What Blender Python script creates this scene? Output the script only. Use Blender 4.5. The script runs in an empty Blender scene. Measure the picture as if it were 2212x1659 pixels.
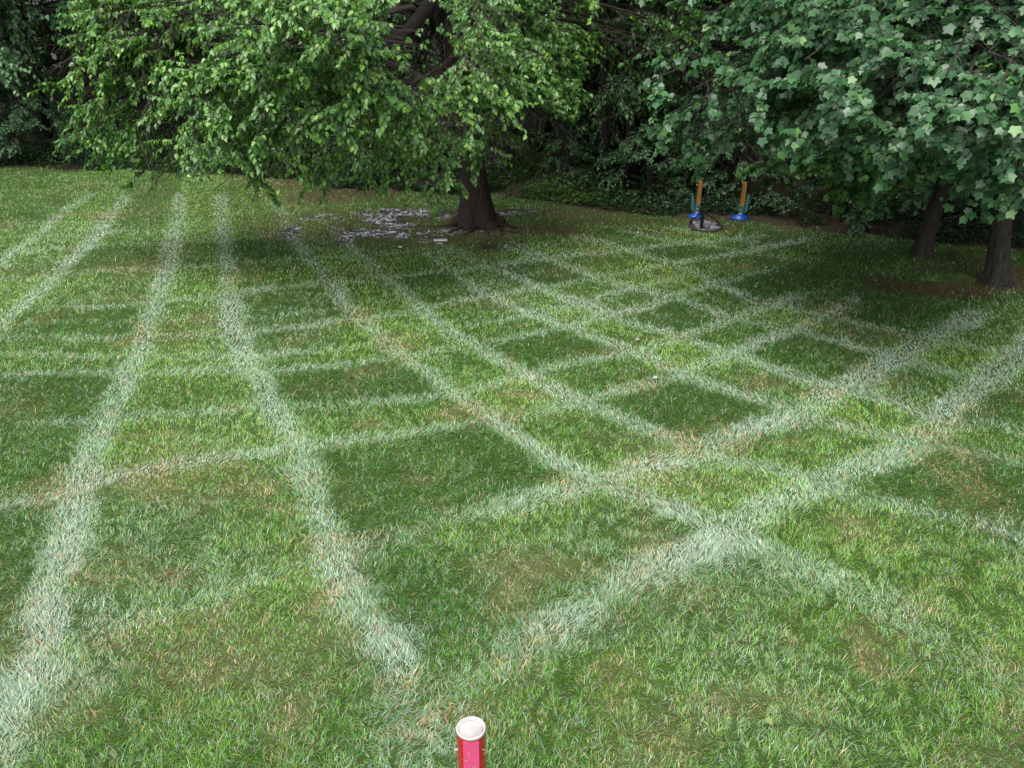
import bpy, math, random
import numpy as np
from mathutils import Vector
R = math.radians
random.seed(7); rng = np.random.default_rng(7)
scene = bpy.context.scene
C = scene.collection

# ------------------------------------------------------------------ camera
CAM_H = 3.2; PITCH = R(25.0); F = 1916.0     # F: focal length for a 2212-unit wide picture
cd = bpy.data.cameras.new('camera'); cam = bpy.data.objects.new('camera', cd); C.objects.link(cam)
cd.sensor_width = 36.0; cd.lens = 36.0 * F / 2212.0; cd.clip_start = 0.05; cd.clip_end = 500
cam.location = (0, 0, CAM_H); cam.rotation_euler = (math.pi / 2 - PITCH, 0, 0)
scene.camera = cam

# ------------------------------------------------------------------ light
SUN_EL, SUN_AZ = R(62), R(208)      # azimuth clockwise from +Y: behind the camera, to the left
w = bpy.data.worlds.new("World"); scene.world = w; w.use_nodes = True
nt = w.node_tree; bg = nt.nodes['Background']
sky = nt.nodes.new('ShaderNodeTexSky'); sky.sky_type = 'NISHITA'; sky.sun_disc = False
sky.sun_elevation = SUN_EL; sky.sun_rotation = SUN_AZ; sky.dust_density = 3.0; sky.air_density = 1.2
hs = nt.nodes.new('ShaderNodeHueSaturation'); hs.inputs['Saturation'].default_value = 0.42
nt.links.new(sky.outputs[0], hs.inputs['Color']); nt.links.new(hs.outputs[0], bg.inputs['Color'])
bg.inputs['Strength'].default_value = 0.09
sl = bpy.data.lights.new('sun', 'SUN'); sl.energy = 1.5; sl.angle = R(50); sl.color = (1, 0.97, 0.9)
sun = bpy.data.objects.new('sun', sl); C.objects.link(sun)
sdir = Vector((math.sin(SUN_AZ) * math.cos(SUN_EL), math.cos(SUN_AZ) * math.cos(SUN_EL), math.sin(SUN_EL)))
sun.rotation_euler = sdir.to_track_quat('Z', 'Y').to_euler()
scene.view_settings.view_transform = 'Standard'; scene.view_settings.look = 'None'
scene.view_settings.gamma = 1.0
scene.view_settings.exposure = 1.62
cy = scene.cycles
cy.max_bounces = 5; cy.diffuse_bounces = 3; cy.glossy_bounces = 2; cy.transmission_bounces = 3; cy.transparent_max_bounces = 4
cy.caustics_reflective = False; cy.caustics_refractive = False

# ------------------------------------------------------------------ helpers
def lerp(a, b, t): return a + (b - a) * t
def smooth(a, b, x):
    t = np.clip((x - a) / (b - a), 0, 1); return t * t * (3 - 2 * t)
class Noise:
    def __init__(s, seed): s.t = np.random.default_rng(seed).random((256, 256))
    def at(s, x, y):
        xi = np.floor(x).astype(int); yi = np.floor(y).astype(int); fx = x - xi; fy = y - yi
        fx = fx * fx * (3 - 2 * fx); fy = fy * fy * (3 - 2 * fy); t = s.t; M = 255
        a = t[xi & M, yi & M]; b = t[(xi + 1) & M, yi & M]; c = t[xi & M, (yi + 1) & M]; d = t[(xi + 1) & M, (yi + 1) & M]
        return (a * (1 - fx) + b * fx) * (1 - fy) + (c * (1 - fx) + d * fx) * fy
    def fbm(s, x, y, o=4):
        r = 0; a = .5; n = 0
        for k in range(o): r = r + a * s.at(x * 2 ** k + 17 * k, y * 2 ** k + 31 * k); n += a; a *= .5
        return r / n
N1, N2, N3, N4, N5 = [Noise(k) for k in range(5)]
def hgt(x, y):
    x = np.asarray(x, float); y = np.asarray(y, float)
    return 0.09 * (N5.at(x * .28 + 40, y * .28 + 9) - .5) + .03 * (N5.at(x * .9 + 4, y * .9) - .5)
def ray(u, v):
    x = (u - 1106) / F; up = (829.5 - v) / F
    return np.array([x, math.cos(PITCH) + up * math.sin(PITCH), -math.sin(PITCH) + up * math.cos(PITCH)])
def G(u, v):
    d = ray(u, v); z = 0.0
    for _ in range(6):
        t = (z - CAM_H) / d[2]; z = float(hgt(d[0] * t, d[1] * t))
    return np.array([d[0] * t, d[1] * t, z])
def P(u, v, Y):
    d = ray(u, v); t = Y / d[1]
    return np.array([d[0] * t, Y, CAM_H + d[2] * t])

def tag(o, label=None, cat=None, group=None, kind=None):
    if label: o['label'] = label
    if cat: o['category'] = cat
    if group: o['group'] = group
    if kind: o['kind'] = kind
    return o
def empty(name, loc, rz=0):
    o = bpy.data.objects.new(name, None); C.objects.link(o); o.location = loc; o.rotation_euler = (0, 0, rz)
    o.empty_display_size = .2; return o
def link(name, me, mat, parent=None, sm=False):
    o = bpy.data.objects.new(name, me); C.objects.link(o)
    if mat: me.materials.append(mat)
    if parent: o.parent = parent
    if sm: me.polygons.foreach_set('use_smooth', np.ones(len(me.polygons), bool))
    return o
def np_mesh(name, V, L, sizes, col=None):
    me = bpy.data.meshes.new(name); V = np.asarray(V, np.float32); L = np.asarray(L, np.int32).ravel(); sizes = np.asarray(sizes, np.int32)
    me.vertices.add(len(V)); me.vertices.foreach_set('co', V.ravel())
    me.loops.add(len(L)); me.loops.foreach_set('vertex_index', L)
    me.polygons.add(len(sizes)); st = np.zeros(len(sizes), np.int32); st[1:] = np.cumsum(sizes)[:-1]
    me.polygons.foreach_set('loop_start', st)
    me.update(calc_edges=True)
    if col is not None:
        col = np.asarray(col)
        a = me.attributes.new('col', 'FLOAT_COLOR', 'POINT')
        c4 = np.ones((len(V), 4), np.float32); c4[:, :col.shape[1]] = col; a.data.foreach_set('color', c4.ravel())
    return me
class MB:
    """collects shapes, builds one mesh"""
    def __init__(s): s.v = []; s.f = []; s.n = 0
    def add(s, V, Fs):
        s.v.extend([tuple(map(float, p)) for p in V]); s.f.extend([tuple(i + s.n for i in f) for f in Fs]); s.n += len(V)
    def tube(s, pts, rad, sides=8, cap=True, rfun=None):
        pts = [np.asarray(p, float) for p in pts]; V = []; Fs = []
        n = len(pts); ref = np.array([0.31, 0.95, 0.05])
        for i, p in enumerate(pts):
            t = pts[min(i + 1, n - 1)] - pts[max(i - 1, 0)]; t /= (np.linalg.norm(t) + 1e-9)
            a = np.cross(t, ref); a /= (np.linalg.norm(a) + 1e-9); b = np.cross(t, a)
            for k in range(sides):
                th = 2 * math.pi * k / sides; r = rad[i] * (rfun(th, p) if rfun else 1)
                V.append(p + a * math.cos(th) * r + b * math.sin(th) * r)
        for i in range(n - 1):
            for k in range(sides):
                k2 = (k + 1) % sides; Fs.append((i * sides + k, i * sides + k2, (i + 1) * sides + k2, (i + 1) * sides + k))
        if cap:
            Fs.append(tuple(range(sides))[::-1]); Fs.append(tuple((n - 1) * sides + k for k in range(sides)))
        s.add(V, Fs)
    def box(s, c, size, rz=0, tilt=(0, 0), taper=1.0, bev=0.0):
        cx, cy_, cz = c; sx, sy, sz = [q / 2 for q in size]; b = bev
        prof = [(-sz, 1 - b * 2), (-sz + b * min(sx, sy) * 2, 1), (sz - b * min(sx, sy) * 2, 1 * taper), (sz, taper * (1 - b * 2))] if b else [(-sz, 1), (sz, taper)]
        V = []
        for z, k in prof:
            for x, y in ((-sx, -sy), (sx, -sy), (sx, sy), (-sx, sy)):
                X, Y = x * k, y * k
                X2 = X * math.cos(rz) - Y * math.sin(rz); Y2 = X * math.sin(rz) + Y * math.cos(rz)
                V.append((cx + X2 + z * tilt[0], cy_ + Y2 + z * tilt[1], cz + z))
        n = len(prof); Fs = [(3, 2, 1, 0)]
        for i in range(n - 1):
            for k in range(4):
                k2 = (k + 1) % 4; Fs.append((i * 4 + k, i * 4 + k2, (i + 1) * 4 + k2, (i + 1) * 4 + k))
        Fs.append(tuple((n - 1) * 4 + k for k in range(4)))
        s.add(V, Fs)
    def lathe(s, prof, c=(0, 0, 0), sides=24, sx=1, sy=1, rfun=None):
        V = []; Fs = []; n = len(prof)
        for r, z in prof:
            for k in range(sides):
                th = 2 * math.pi * (k + .5) / sides; q = rfun(th) if rfun else 1
                V.append((c[0] + r * q * sx * math.cos(th), c[1] + r * q * sy * math.sin(th), c[2] + z))
        for i in range(n - 1):
            for k in range(sides):
                k2 = (k + 1) % sides; Fs.append((i * sides + k, i * sides + k2, (i + 1) * sides + k2, (i + 1) * sides + k))
        Fs.append(tuple(range(sides))[::-1]); Fs.append(tuple((n - 1) * sides + k for k in range(sides)))
        s.add(V, Fs)
    def build(s, name, mat, parent=None, sm=False):
        me = bpy.data.meshes.new(name); me.from_pydata(s.v, [], s.f); me.update()
        return link(name, me, mat, parent, sm)

# ------------------------------------------------------------------ materials
def mat(name, base=(.5, .5, .5), rough=.6, spec=.5, metal=0.0):
    m = bpy.data.materials.new(name); m.use_nodes = True; b = m.node_tree.nodes['Principled BSDF']
    b.inputs['Base Color'].default_value = (*base, 1); b.inputs['Roughness'].default_value = rough
    b.inputs['Specular IOR Level'].default_value = spec; b.inputs['Metallic'].default_value = metal
    return m
def leafmat(name, rough=.4, spec=.5, trans=.3, tcol=(.9, 1.0, .35)):
    m = mat(name, rough=rough, spec=spec); t = m.node_tree; b = t.nodes['Principled BSDF']; out = t.nodes['Material Output']
    at = t.nodes.new('ShaderNodeAttribute'); at.attribute_name = 'col'
    t.links.new(at.outputs['Color'], b.inputs['Base Color'])
    tr = t.nodes.new('ShaderNodeBsdfTranslucent'); mx = t.nodes.new('ShaderNodeMixShader'); mx.inputs[0].default_value = trans
    mul = t.nodes.new('ShaderNodeMix'); mul.data_type = 'RGBA'; mul.blend_type = 'MULTIPLY'; mul.inputs[0].default_value = 1
    t.links.new(at.outputs['Color'], mul.inputs[6]); mul.inputs[7].default_value = (tcol[0] * 1.6, tcol[1] * 1.6, tcol[2] * 1.6, 1)
    t.links.new(mul.outputs[2], tr.inputs[0])
    t.links.new(b.outputs[0], mx.inputs[1]); t.links.new(tr.outputs[0], mx.inputs[2]); t.links.new(mx.outputs[0], out.inputs[0])
    return m
def noisy(m, c1, c2, scale=20, stretch=(1, 1, 1), bump=0.4, bdist=.01, c3=None, detail=6):
    t = m.node_tree; b = t.nodes['Principled BSDF']
    tc = t.nodes.new('ShaderNodeTexCoord'); mp = t.nodes.new('ShaderNodeMapping'); mp.inputs['Scale'].default_value = stretch
    n = t.nodes.new('ShaderNodeTexNoise'); n.inputs['Scale'].default_value = scale; n.inputs['Detail'].default_value = detail
    r = t.nodes.new('ShaderNodeValToRGB'); e = r.color_ramp.elements
    e[0].position = .32; e[0].color = (*c1, 1); e[1].position = .68; e[1].color = (*c2, 1)
    if c3: x = e.new(.5); x.color = (*c3, 1)
    t.links.new(tc.outputs['Object'], mp.inputs[0]); t.links.new(mp.outputs[0], n.inputs[0]); t.links.new(n.outputs[0], r.inputs[0])
    t.links.new(r.outputs[0], b.inputs['Base Color'])
    if bump:
        bu = t.nodes.new('ShaderNodeBump'); bu.inputs['Strength'].default_value = bump; bu.inputs['Distance'].default_value = bdist
        t.links.new(n.outputs[0], bu.inputs['Height']); t.links.new(bu.outputs[0], b.inputs['Normal'])
    return m
M_grass = leafmat('grass_blades', .45, .28, .30)
M_leaf = leafmat('tree_leaves', .33, .55, .3)
M_maple = leafmat('maple_leaves', .36, .5, .25)
M_wood_leaf = leafmat('woodland_leaves', .4, .45, .3)
M_bark = noisy(mat('bark', rough=.85, spec=.3), (.006, .0045, .0035), (.030, .020, .014), 14, (3, 3, .5), 1.0, .03)
M_bark2 = noisy(mat('maple_bark', rough=.85, spec=.25), (.012, .011, .010), (.045, .038, .031), 18, (3, 3, .4), 1.0, .02)
M_twig = noisy(mat('twig', rough=.8), (.010, .007, .005), (.03, .018, .012), 30, bump=0)
M_chip = noisy(mat('litter_glint_paint', rough=.16, spec=.9), (.02, .016, .015), (.38, .40, .43), 11, bump=.3, bdist=.004)  # pale end of the ramp: sky glints painted on the wet litter

# ground
mg = mat('soil', rough=.75, spec=.3); t = mg.node_tree; b = t.nodes['Principled BSDF']
at = t.nodes.new('ShaderNodeAttribute'); at.attribute_name = 'col'
nz = t.nodes.new('ShaderNodeTexNoise'); nz.inputs['Scale'].default_value = 45; nz.inputs['Detail'].default_value = 8
tc = t.nodes.new('ShaderNodeTexCoord'); t.links.new(tc.outputs['Object'], nz.inputs[0])
mr = t.nodes.new('ShaderNodeMapRange'); mr.inputs[3].default_value = .45; mr.inputs[4].default_value = 1.5
t.links.new(nz.outputs[0], mr.inputs[0])
vm = t.nodes.new('ShaderNodeVectorMath'); vm.operation = 'SCALE'
t.links.new(at.outputs['Vector'], vm.inputs[0]); t.links.new(mr.outputs[0], vm.inputs['Scale']); t.links.new(vm.outputs[0], b.inputs['Base Color'])
mrr = t.nodes.new('ShaderNodeMapRange'); mrr.inputs[3].default_value = .16; mrr.inputs[4].default_value = .78
t.links.new(at.outputs['Alpha'], mrr.inputs[0]); t.links.new(mrr.outputs[0], b.inputs['Roughness'])
bu = t.nodes.new('ShaderNodeBump'); bu.inputs['Strength'].default_value = .8; bu.inputs['Distance'].default_value = .02
t.links.new(nz.outputs[0], bu.inputs['Height']); t.links.new(bu.outputs[0], b.inputs['Normal'])

# ------------------------------------------------------------------ mown lawn: where the mower's wheels pressed the grass
# each track: points, width in metres, strength
A = [
 ([(190,425),(145,452),(100,492),(0,567),(-90,640)], .20, .6),
 ([(270,430),(240,462),(195,527),(125,592),(75,637),(0,702),(-80,780)], .21, .85),
 ([(388,425),(385,462),(375,522),(350,607),(320,707),(280,807),(245,877),(215,937),(165,1072),(135,1187),(95,1290),(75,1370),(60,1480),(10,1640),(-20,1720)], .235, 1.0),
 ([(476,430),(480,472),(490,557),(493,617),(500,687),(520,757),(565,832),(595,890),(645,967),(665,1035),(683,1090),(697,1150),(710,1205),(742,1270),(790,1345),(845,1415),(872,1490),(855,1580),(820,1700)], .23, .9),
 ([(600,445),(620,482),(645,522),(675,567),(715,617),(765,677),(825,732),(880,777),(930,812),(980,852),(1050,897),(1106,937),(1206,997),(1306,1042),(1426,1092),(1531,1132),(1600,1165)], .20, .9),
 ([(715,490),(740,517),(790,567),(840,607),(890,652),(950,702),(1025,747),(1106,792),(1181,832),(1271,877),(1386,922),(1456,952),(1531,977),(1606,1002),(1706,1032),(1770,1050)], .20, .85),
 ([(930,552),(990,597),(1050,637),(1106,662),(1171,687),(1256,717),(1331,747),(1406,777),(1476,812),(1520,828),(1581,847),(1640,865),(1706,882),(1806,917),(1906,942),(1985,958)], .19, .75),
 ([(985,545),(1060,580),(1121,602),(1181,627),(1266,662),(1346,692),(1426,717),(1476,732),(1536,752),(1596,772),(1636,787),(1696,807),(1771,827),(1846,847),(1931,872),(2006,897),(2050,908)], .19, .75),
 ([(1110,535),(1176,557),(1256,587),(1331,612),(1406,632),(1486,652),(1556,677),(1631,697),(1706,712),(1781,732),(1856,752),(1956,777),(2056,807),(2150,830)], .18, .6),
 ([(1260,515),(1326,532),(1406,557),(1476,577),(1531,607),(1586,632),(1646,657),(1731,672),(1806,687),(1906,712),(1996,732),(2106,752),(2206,772)], .18, .55),
 ([(1380,507),(1431,517),(1531,532),(1606,545),(1700,560)], .18, .45),
 ([(1500,505),(1560,515),(1640,530)], .18, .35),
]
A_extra = [
 ([(1806,1070),(1956,1100),(2056,1120),(2206,1155),(2300,1180)], .2, .55),
 ([(2040,965),(2100,985),(2212,1007),(2300,1020)], .2, .5),
 ([(2090,915),(2150,925),(2260,938)], .2, .4),
 ([(1640,1195),(1700,1220),(1806,1265),(1906,1325),(2006,1385),(2131,1450),(2240,1530)], .30, .5),
]
B = [
 ([(900,1600),(1010,1480),(1130,1395),(1231,1325),(1356,1260),(1506,1195),(1606,1130),(1731,1065),(1906,995),(2010,935),(2066,875),(2126,825),(2200,765),(2290,690)], .27, 1.0),
 ([(300,1345),(500,1290),(675,1225),(850,1160),(950,1130),(1106,1100),(1256,1052),(1356,1027),(1456,987),(1531,957),(1606,932),(1681,912),(1756,882),(1806,847),(1881,807),(1956,767),(2031,722),(2096,687)], .22, .5),
 ([(-60,1110),(100,1075),(240,1037),(400,1002),(550,982),(685,962),(850,942),(975,922),(1075,902),(1166,890),(1256,872),(1336,847),(1456,817),(1531,787),(1606,757),(1706,717),(1781,687),(1831,657)], .18, .7),
 ([(150,912),(280,902),(450,892),(550,882),(700,877),(875,867),(980,847),(1106,822),(1231,787),(1356,762),(1446,737),(1531,707),(1606,682),(1700,650)], .17, .6),
 ([(-60,815),(0,812),(125,807),(300,807),(525,802),(600,802),(725,792),(850,777),(925,762),(1050,742),(1106,732),(1206,712),(1306,684),(1406,662),(1476,637),(1556,612),(1640,590)], .15, .65),
 ([(-60,765),(0,767),(150,772),(275,772),(500,772),(650,762),(800,747),(925,717),(1075,697),(1206,667),(1306,637),(1406,617),(1500,595)], .13, .45),
 ([(-60,732),(0,732),(150,732),(275,732),(525,722),(650,707),(750,692),(850,682),(925,667),(1025,647),(1106,632),(1191,620),(1281,602),(1366,587),(1446,570),(1556,555),(1731,522)], .17, .7),
 ([(-60,702),(150,697),(480,692),(650,677),(780,665),(900,640),(1020,620),(1150,595)], .10, .35),
 ([(40,670),(125,667),(250,662),(350,652),(475,640),(600,622),(700,612),(825,602),(925,592),(1025,580),(1106,570),(1206,555),(1356,542),(1456,530),(1606,515)], .17, .6),
 ([(-60,612),(0,607),(100,600),(250,585),(475,575),(600,562),(750,556),(900,545)], .17, .5),
 ([(-40,562),(185,532),(350,527),(480,520),(600,512)], .17, .4),
 ([(-40,520),(185,506),(400,500)], .15, .25),
]
def catmull(p, sub=5):
    p = np.array(p, float); q = np.vstack([2 * p[0] - p[1], p, 2 * p[-1] - p[-2]]); out = []
    for i in range(1, len(q) - 2):
        for k in range(sub):
            t = k / sub; a, b_, c, d = q[i - 1], q[i], q[i + 1], q[i + 2]
            out.append(.5 * ((2 * b_) + (-a + c) * t + (2 * a - 5 * b_ + 4 * c - d) * t * t + (-a + 3 * b_ - 3 * c + d) * t ** 3))
    out.append(p[-1]); return np.array(out)
X0, X1, Y0, Y1, DX = -10.5, 10.5, 1.6, 17.2, .045
gx = np.arange(X0, X1, DX); gy = np.arange(Y0, Y1, DX)
GX, GY = np.meshgrid(gx, gy, indexing='ij')
_wa = .08 + .16 * (1 - smooth(3, 6.5, GY))
wx = (N1.fbm(GX * 3.2, GY * 3.2, 4) - .5) * _wa; wy = (N2.fbm(GX * 3.2, GY * 3.2, 4) - .5) * _wa
QX = GX + wx; QY = GY + wy
def curve_field(pts2d, fade=.35):
    g = np.array([G(u, v)[:2] for u, v in pts2d]); g = catmull(g, 4)
    best = np.full(GX.shape, 1e9); sgn = np.ones(GX.shape); tx = np.zeros(GX.shape); ty = np.zeros(GX.shape); ends = np.zeros(GX.shape)
    n = len(g) - 1
    for i in range(n):
        a = g[i]; d = g[i + 1] - a; L2 = d @ d + 1e-9; L = math.sqrt(L2)
        rx = QX - a[0]; ry = QY - a[1]; t0 = (rx * d[0] + ry * d[1]) / L2
        lo = -1e3 if i == 0 else 0; hi = 1e3 if i == n - 1 else 1
        t = np.clip(t0, lo, hi); over = np.maximum(np.maximum(-t0, t0 - 1), 0) * L
        dist = np.hypot(rx - t * d[0], ry - t * d[1]); cr = d[0] * ry - d[1] * rx
        m = dist < best; best = np.where(m, dist, best); sgn = np.where(m, np.sign(cr), sgn)
        tx = np.where(m, d[0] / L, tx); ty = np.where(m, d[1] / L, ty)
        e = over if (i == 0 or i == n - 1) else 0 * over
        ends = np.where(m, e, ends)
    return best, sgn, tx, ty, ends
S = np.zeros(GX.shape); TX = np.zeros(GX.shape); TY = np.ones(GX.shape)
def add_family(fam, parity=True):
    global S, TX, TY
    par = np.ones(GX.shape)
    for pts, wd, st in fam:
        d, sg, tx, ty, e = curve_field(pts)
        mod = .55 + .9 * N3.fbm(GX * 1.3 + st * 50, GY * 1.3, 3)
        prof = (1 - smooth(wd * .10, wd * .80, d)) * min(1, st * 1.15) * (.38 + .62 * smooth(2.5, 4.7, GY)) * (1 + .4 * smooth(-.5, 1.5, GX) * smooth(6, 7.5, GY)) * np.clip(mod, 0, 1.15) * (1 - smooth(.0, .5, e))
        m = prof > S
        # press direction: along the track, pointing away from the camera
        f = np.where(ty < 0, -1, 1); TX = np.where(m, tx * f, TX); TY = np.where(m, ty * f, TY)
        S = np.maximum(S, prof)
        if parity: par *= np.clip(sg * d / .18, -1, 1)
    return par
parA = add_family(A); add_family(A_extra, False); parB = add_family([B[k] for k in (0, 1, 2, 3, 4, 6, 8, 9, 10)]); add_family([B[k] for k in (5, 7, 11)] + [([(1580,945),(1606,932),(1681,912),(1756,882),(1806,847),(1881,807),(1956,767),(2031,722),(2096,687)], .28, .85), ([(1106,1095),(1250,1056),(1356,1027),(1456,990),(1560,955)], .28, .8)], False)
def sample(field, x, y):
    fx = np.clip((x - X0) / DX, 0, len(gx) - 1.001); fy = np.clip((y - Y0) / DX, 0, len(gy) - 1.001)
    i = fx.astype(int); j = fy.astype(int); a = fx - i; c = fy - j
    return (field[i, j] * (1 - a) + field[i + 1, j] * a) * (1 - c) + (field[i, j + 1] * (1 - a) + field[i + 1, j + 1] * a) * c
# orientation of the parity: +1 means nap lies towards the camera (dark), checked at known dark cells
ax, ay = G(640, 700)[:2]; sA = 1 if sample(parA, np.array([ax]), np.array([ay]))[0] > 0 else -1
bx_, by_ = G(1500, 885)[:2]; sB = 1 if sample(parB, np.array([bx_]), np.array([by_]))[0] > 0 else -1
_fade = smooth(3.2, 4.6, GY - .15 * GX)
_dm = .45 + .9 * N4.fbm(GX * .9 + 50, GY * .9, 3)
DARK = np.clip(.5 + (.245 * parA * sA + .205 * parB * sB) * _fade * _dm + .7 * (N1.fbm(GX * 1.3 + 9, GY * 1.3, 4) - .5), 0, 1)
# fields of wear, and of pale blades
def blobs(lst):
    f = np.zeros(GX.shape)
    for u, v, ru, rv, s in lst:
        c = G(u, v); rx = np.linalg.norm(G(u + ru, v)[:2] - c[:2]); ry = abs(G(u, v - rv)[1] - c[1])
        q = np.sqrt(((QX - c[0]) / rx) ** 2 + ((QY - c[1]) / ry) ** 2) + (N4.fbm(GX * 3, GY * 3, 3) - .5) * .9
        f = np.maximum(f, (1 - smooth(.45, 1.15, q)) * s)
    return f
DRY = blobs([(1150,1230,150,38,.9),(700,1175,70,22,.8),(560,1345,90,28,.6),(250,1380,90,40,.6),(1870,1400,60,75,.95),(450,1075,100,20,.5),(640,1100,80,20,.5),
  (900,1035,60,22,.5),(1320,950,60,22,.45),(800,920,50,12,.6),(700,1285,80,20,.45),(1620,1510,180,50,.5),(1960,1310,90,30,.4),(1130,855,70,12,.6),(1450,790,40,10,.4),
  (1770,855,60,14,.5),(1290,760,60,8,.5),(1640,655,25,5,.9),(1340,680,50,7,.5),(350,940,80,12,.4),(1230,900,50,10,.4),(1100,1330,60,30,.3),(2050,1260,70,20,.4),(520,880,50,10,.5),(150,1560,100,40,.5)])
DRY = np.maximum(DRY * .8, smooth(.52, .80, N4.fbm(GX * 1.9 + 3, GY * 1.9 + 8, 5)) * .5)
PALE = blobs([(850,1400,120,90,.9),(90,1500,150,140,.9),(130,1350,140,60,.8),(470,1240,160,50,.5),(1250,1350,100,50,.9),(1750,1250,130,60,.35),(1950,1330,150,60,.35),(230,1050,80,60,.6),(450,980,120,40,.4),(1650,920,140,25,.7),(1480,1010,140,25,.6),(1190,860,80,20,.5),(980,1600,120,80,.7),(760,1230,60,60,.8),(1560,1180,90,50,.8)])
BROWN = blobs([(900,500,330,52,.55),(1040,487,110,16,1),(1120,497,110,14,.8),(760,415,170,25,.8),(640,398,110,12,.8),(560,392,60,8,.5),(1225,500,45,14,.8),(2060,625,200,22,1),(1780,655,80,7,.5),(2180,600,80,40,.9),(1560,492,60,7,.7),(1900,605,90,14,.6),(1150,460,240,12,.5),(1350,480,130,10,.5),(700,430,300,12,.3),(1430,505,80,10,.4),(2100,570,140,25,.5)])
MUD = blobs([(800,470,70,12,.9),(880,462,150,10,1),(960,460,130,8,.9),(700,470,70,7,.7),(850,482,70,14,1),(830,503,100,11,1),(900,512,80,9,.9),(630,500,22,22,.6),(745,522,20,22,1),(1080,458,90,8,.8),(940,528,50,5,.6),
   (1070,533,90,6,.55),(970,545,50,5,.5),(1000,500,90,8,.4),(1480,492,50,4,.5),(1400,500,50,4,.5)])
MUD = MUD * smooth(.36, .52, N2.fbm(GX * 5, GY * 3, 4) + .06)
# lawn edge against the woods
EDGE = np.array([G(u, v)[:2] for u, v in [(-400,362),(0,362),(250,366),(500,376),(620,388),(740,410),(880,412),(1130,425),(1250,452),(1420,466),(1600,482),(1700,492),(1900,512),(2212,545),(2600,590)]])
EDGE = EDGE[np.argsort(EDGE[:, 0])]
def edge_y(x): return np.interp(x, EDGE[:, 0], EDGE[:, 1]) + .22 * (N3.at(np.asarray(x) * 2.3, np.zeros_like(np.asarray(x, float))) - .5)

# ------------------------------------------------------------------ ground sheet
xs = np.concatenate([np.linspace(-60, -11, 14), np.arange(-10.4, 10.45, .08), np.linspace(11, 60, 14)])
ys = np.concatenate([np.linspace(-25, 1, 12), np.arange(1.7, 17.2, .08), np.linspace(17.6, 90, 22)])
gxx, gyy = np.meshgrid(xs, ys, indexing='ij'); nx, ny = gxx.shape
gz = hgt(gxx, gyy)
inside = (gxx > X0) & (gxx < X1) & (gyy > Y0) & (gyy < Y1 - .1)
def fs(field, default=0.): return np.where(inside, sample(field, np.clip(gxx, X0, X1), np.clip(gyy, Y0, Y1)), default)
mu, br, dr = fs(MUD), fs(BROWN), fs(DRY)
thatch = np.array([.030, .062, .008]); soilc = np.array([.06, .045, .035]); mudc = np.array([.05, .042, .04]); dryc = np.array([.19, .14, .075]); litter = np.array([.045, .032, .02])
gc = np.broadcast_to(thatch, gxx.shape + (3,)).copy()
for f, c in ((dr * .35, dryc), (br * .9, np.array([.065, .04, .024])), (mu, mudc)):
    gc = gc * (1 - f[..., None]) + c * f[..., None]
wood = smooth(-.15, .15, gyy - edge_y(gxx))[..., None]
gc = gc * (1 - wood) + litter * wood
gc *= (.8 + .4 * N1.fbm(gxx * 4, gyy * 4, 3))[..., None]
idx = np.arange(nx * ny).reshape(nx, ny)
q = np.stack([idx[:-1, :-1], idx[1:, :-1], idx[1:, 1:], idx[:-1, 1:]], -1).reshape(-1, 4)
ground = link('ground', np_mesh('ground', np.stack([gxx, gyy, gz], -1).reshape(-1, 3), q, np.full(len(q), 4), np.concatenate([gc, (1 - np.clip(mu * 1.3 + br * .25, 0, 1))[..., None]], -1).reshape(-1, 4)), mg, sm=True)
tag(ground, kind='structure')

# ------------------------------------------------------------------ grass blades
def grass_points():
    px, py = [], []
    for y0, y1, dens in ((2.0, 3.4, 15000), (3.4, 4.6, 13000), (4.6, 6.0, 9500), (6.0, 7.6, 7200), (7.6, 9.6, 5200), (9.6, 12.2, 3600), (12.2, 17.0, 2200)):
        hw = lambda y: (y * math.cos(PITCH) + CAM_H * math.sin(PITCH)) * .60 + .25
        W = hw(y1); n = int(2 * W * (y1 - y0) * dens)
        x = rng.uniform(-W, W, n); y = rng.uniform(y0, y1, n); k = np.abs(x) < hw(y)
        px.append(x[k]); py.append(y[k])
    return np.concatenate(px), np.concatenate(py)
px, py = grass_points()
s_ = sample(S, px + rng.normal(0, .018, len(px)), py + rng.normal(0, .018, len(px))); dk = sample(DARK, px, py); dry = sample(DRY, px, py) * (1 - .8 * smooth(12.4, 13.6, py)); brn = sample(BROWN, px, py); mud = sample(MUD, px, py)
keep = (py < edge_y(px) + rng.normal(0, .12, len(px))) & (rng.random(len(px)) > np.clip(mud * 1.15 + brn * .55, 0, .985)) & (rng.random(len(px)) > dry * .25)
px, py, s_, dk, dry, brn, mud = [a[keep] for a in (px, py, s_, dk, dry, brn, mud)]
tx = sample(TX, px, py); ty = sample(TY, px, py)
n = len(px); rnd = rng.random
dist = np.hypot(py, px)
clump = N3.fbm(px * 9, py * 9, 3); patch = N1.fbm(px * .8, py * .8, 4)
length = (.018 + .020 * rnd(n)) * (1 + .3 * s_) * (.75 + .6 * clump) * (1 - .35 * dry) * (1 + .25 * dk)
length *= np.where(rnd(n) < .04, 1.9, 1)
width = (.0015 + .0027 * rnd(n) ** 2) * (1 + .3 * s_) * (1 + np.clip(dist - 4, 0, 12) * .10)
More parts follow.
